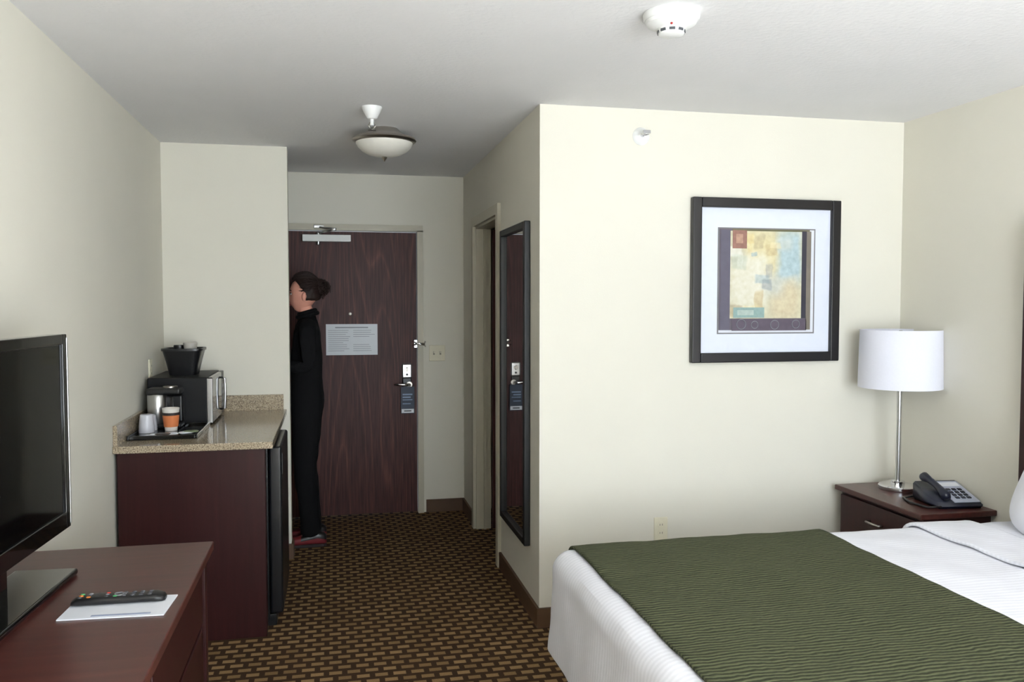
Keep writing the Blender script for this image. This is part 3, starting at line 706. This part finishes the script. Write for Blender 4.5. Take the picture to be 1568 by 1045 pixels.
# swept-back strands over the cap, gathered at the bun
for i in range(120):
    ph=rnd.uniform(-1.55,1.55);th0=rnd.uniform(.75,1.25) if abs(ph)<.9 else rnd.uniform(1.25,1.7);off=rnd.uniform(1.10,1.19)
    pts=[];w1=rnd.uniform(-.06,.06)
    for q in range(11):
        t=q/10;th=th0+(2.75-th0)*t;a=ph*(1-.55*t*t)+w1*math.sin(q*1.7)
        sx,sy,sz=-math.cos(th),math.sin(th)*math.sin(a),math.sin(th)*math.cos(a)
        pts.append(Vector((hx+.006+sx*.094*off,hy+sy*.078*off,hz+.008+sz*.116*off)))
    pts.append(bc+Vector((rnd.uniform(-.01,.01),rnd.uniform(-.02,.02),rnd.uniform(-.02,.02))))
    tube('strand_%d'%i,pts,[.0012]+[.0026]*10+[.002],HAIR,g,5)
def curl(i,c,dirv,L,r0,tw,rad):
    t=dirv.normalized();u=t.orthogonal().normalized();w_=t.cross(u);pts=[];n=16;ph=rnd.random()*6.28
    for k in range(n+1):
        q=k/n;a=ph+tw*q*6.28
        pts.append(Vector(c)+t*L*q+(u*math.cos(a)+w_*math.sin(a))*r0*(.5+q)+Vector((0,0,-.35*L*q*q)))
    tube('curl_%d'%i,pts,[rad*(1-.6*k/n) for k in range(n+1)],HAIR,g,5)
ellip('hair_bun',tuple(bc),(.040,.045,.048),HAIR,g,lambda p:p*(1+.22*noise.noise(p*3)),None,32,24)
for i in range(110):
    d=Vector((rnd.gauss(.4,.8),rnd.gauss(0,1),rnd.gauss(.0,.9))).normalized()
    curl(i,bc+d*.032,d,.018+.02*rnd.random(),.010,1.3,.0036)
for s in(-1,1):
    secs=[(-.075,.022,.055),(-.06,.033,.07),(-.02,.036,.085),(.03,.037,.07),(.08,.042,.055),(.13,.043,.045),(.165,.034,.035),(.18,.018,.022)]
    vs=[];fs=[];n=20
    for x,wd,h in secs:
        for i in range(n):
            a=2*math.pi*i/n;yy=math.copysign(abs(math.cos(a))**.7,math.cos(a))*wd;zz=h/2+math.copysign(abs(math.sin(a))**.6,math.sin(a))*h/2
            vs.append(W(x-.035,s*.09+yy,zz+.012))
    for k in range(len(secs)-1):
        for i in range(n):
            j=(i+1)%n;fs.append((k*n+i,k*n+j,(k+1)*n+j,(k+1)*n+i))
    fs.append(tuple(range(n)));fs.append(tuple((len(secs)-1)*n+i for i in range(n)))
    o=mesh('shoe_%d'%(s+1),vs,fs,BLACK,g,True);fixn(o)
    o.data.materials.append(RED)
    for f_ in o.data.polygons:
        if f_.center.z<.05 or (PXc-f_.center.x)>.07: f_.material_index=1
    sv=[W(x-.035,s*.09+yy*wd*1.05,z) for z in(0.001,.018) for x,wd,h in secs for yy in(-1,1)]
    m_=len(secs);F=[]
    for k in range(m_-1):
        for lay in(0,1):
            b_=lay*2*m_;F.append((b_+2*k,b_+2*k+2,b_+2*k+3,b_+2*k+1))
        for sd in(0,1): F.append((2*k+sd,2*k+2+sd,2*m_+2*k+2+sd,2*m_+2*k+sd))
    F.append((0,1,2*m_+1,2*m_));e_=2*(m_-1);F.append((e_,e_+1,2*m_+e_+1,2*m_+e_))
    o=mesh('sole_%d'%(s+1),sv,F,mat('sole_dark',(40,30,32),.8),g);fixn(o)
# ------------------------------------------------------------ lights
def area(name,loc,rot,sx,sy,pw,col):
    l=D.lights.new(name,'AREA');l.shape='RECTANGLE';l.size=sx;l.size_y=sy;l.energy=pw;l.color=col
    o=D.objects.new(name,l);o.location=loc;o.rotation_euler=rot;bpy.context.scene.collection.objects.link(o);return o
area('window_daylight',((wx0+wx1)/2,YB-.14,(wz0+wz1)/2),(math.radians(90),0,0),wx1-wx0,wz1-wz0,165,(.83,.92,1))
sl_=D.lights.new('sun','SUN');sl_.energy=80;sl_.angle=.01;sl_.color=(.97,.98,1)
so=D.objects.new('sun',sl_);so.rotation_euler=Vector((-.15,.62,-.80)).to_track_quat('-Z','Y').to_euler();so.location=(2,-5,6);bpy.context.scene.collection.objects.link(so)
wd=D.worlds.new('world');bpy.context.scene.world=wd;wd.use_nodes=True
wd.node_tree.nodes['Background'].inputs[0].default_value=(.75,.85,1,1);wd.node_tree.nodes['Background'].inputs[1].default_value=1.5
# ------------------------------------------------------------ camera
cam=D.cameras.new('cam');co=D.objects.new('camera',cam);bpy.context.scene.collection.objects.link(co)
cam.sensor_width=36;cam.lens=36*1277.8/1568;cam.clip_start=.02
yaw,pit=.2122,-.0453
F=Vector((math.sin(yaw)*math.cos(pit),math.cos(yaw)*math.cos(pit),math.sin(pit)))
co.location=(0,0,1.5267);co.rotation_euler=F.to_track_quat('-Z','Y').to_euler()
bpy.context.scene.camera=co
bpy.context.scene.view_settings.view_transform='Standard'
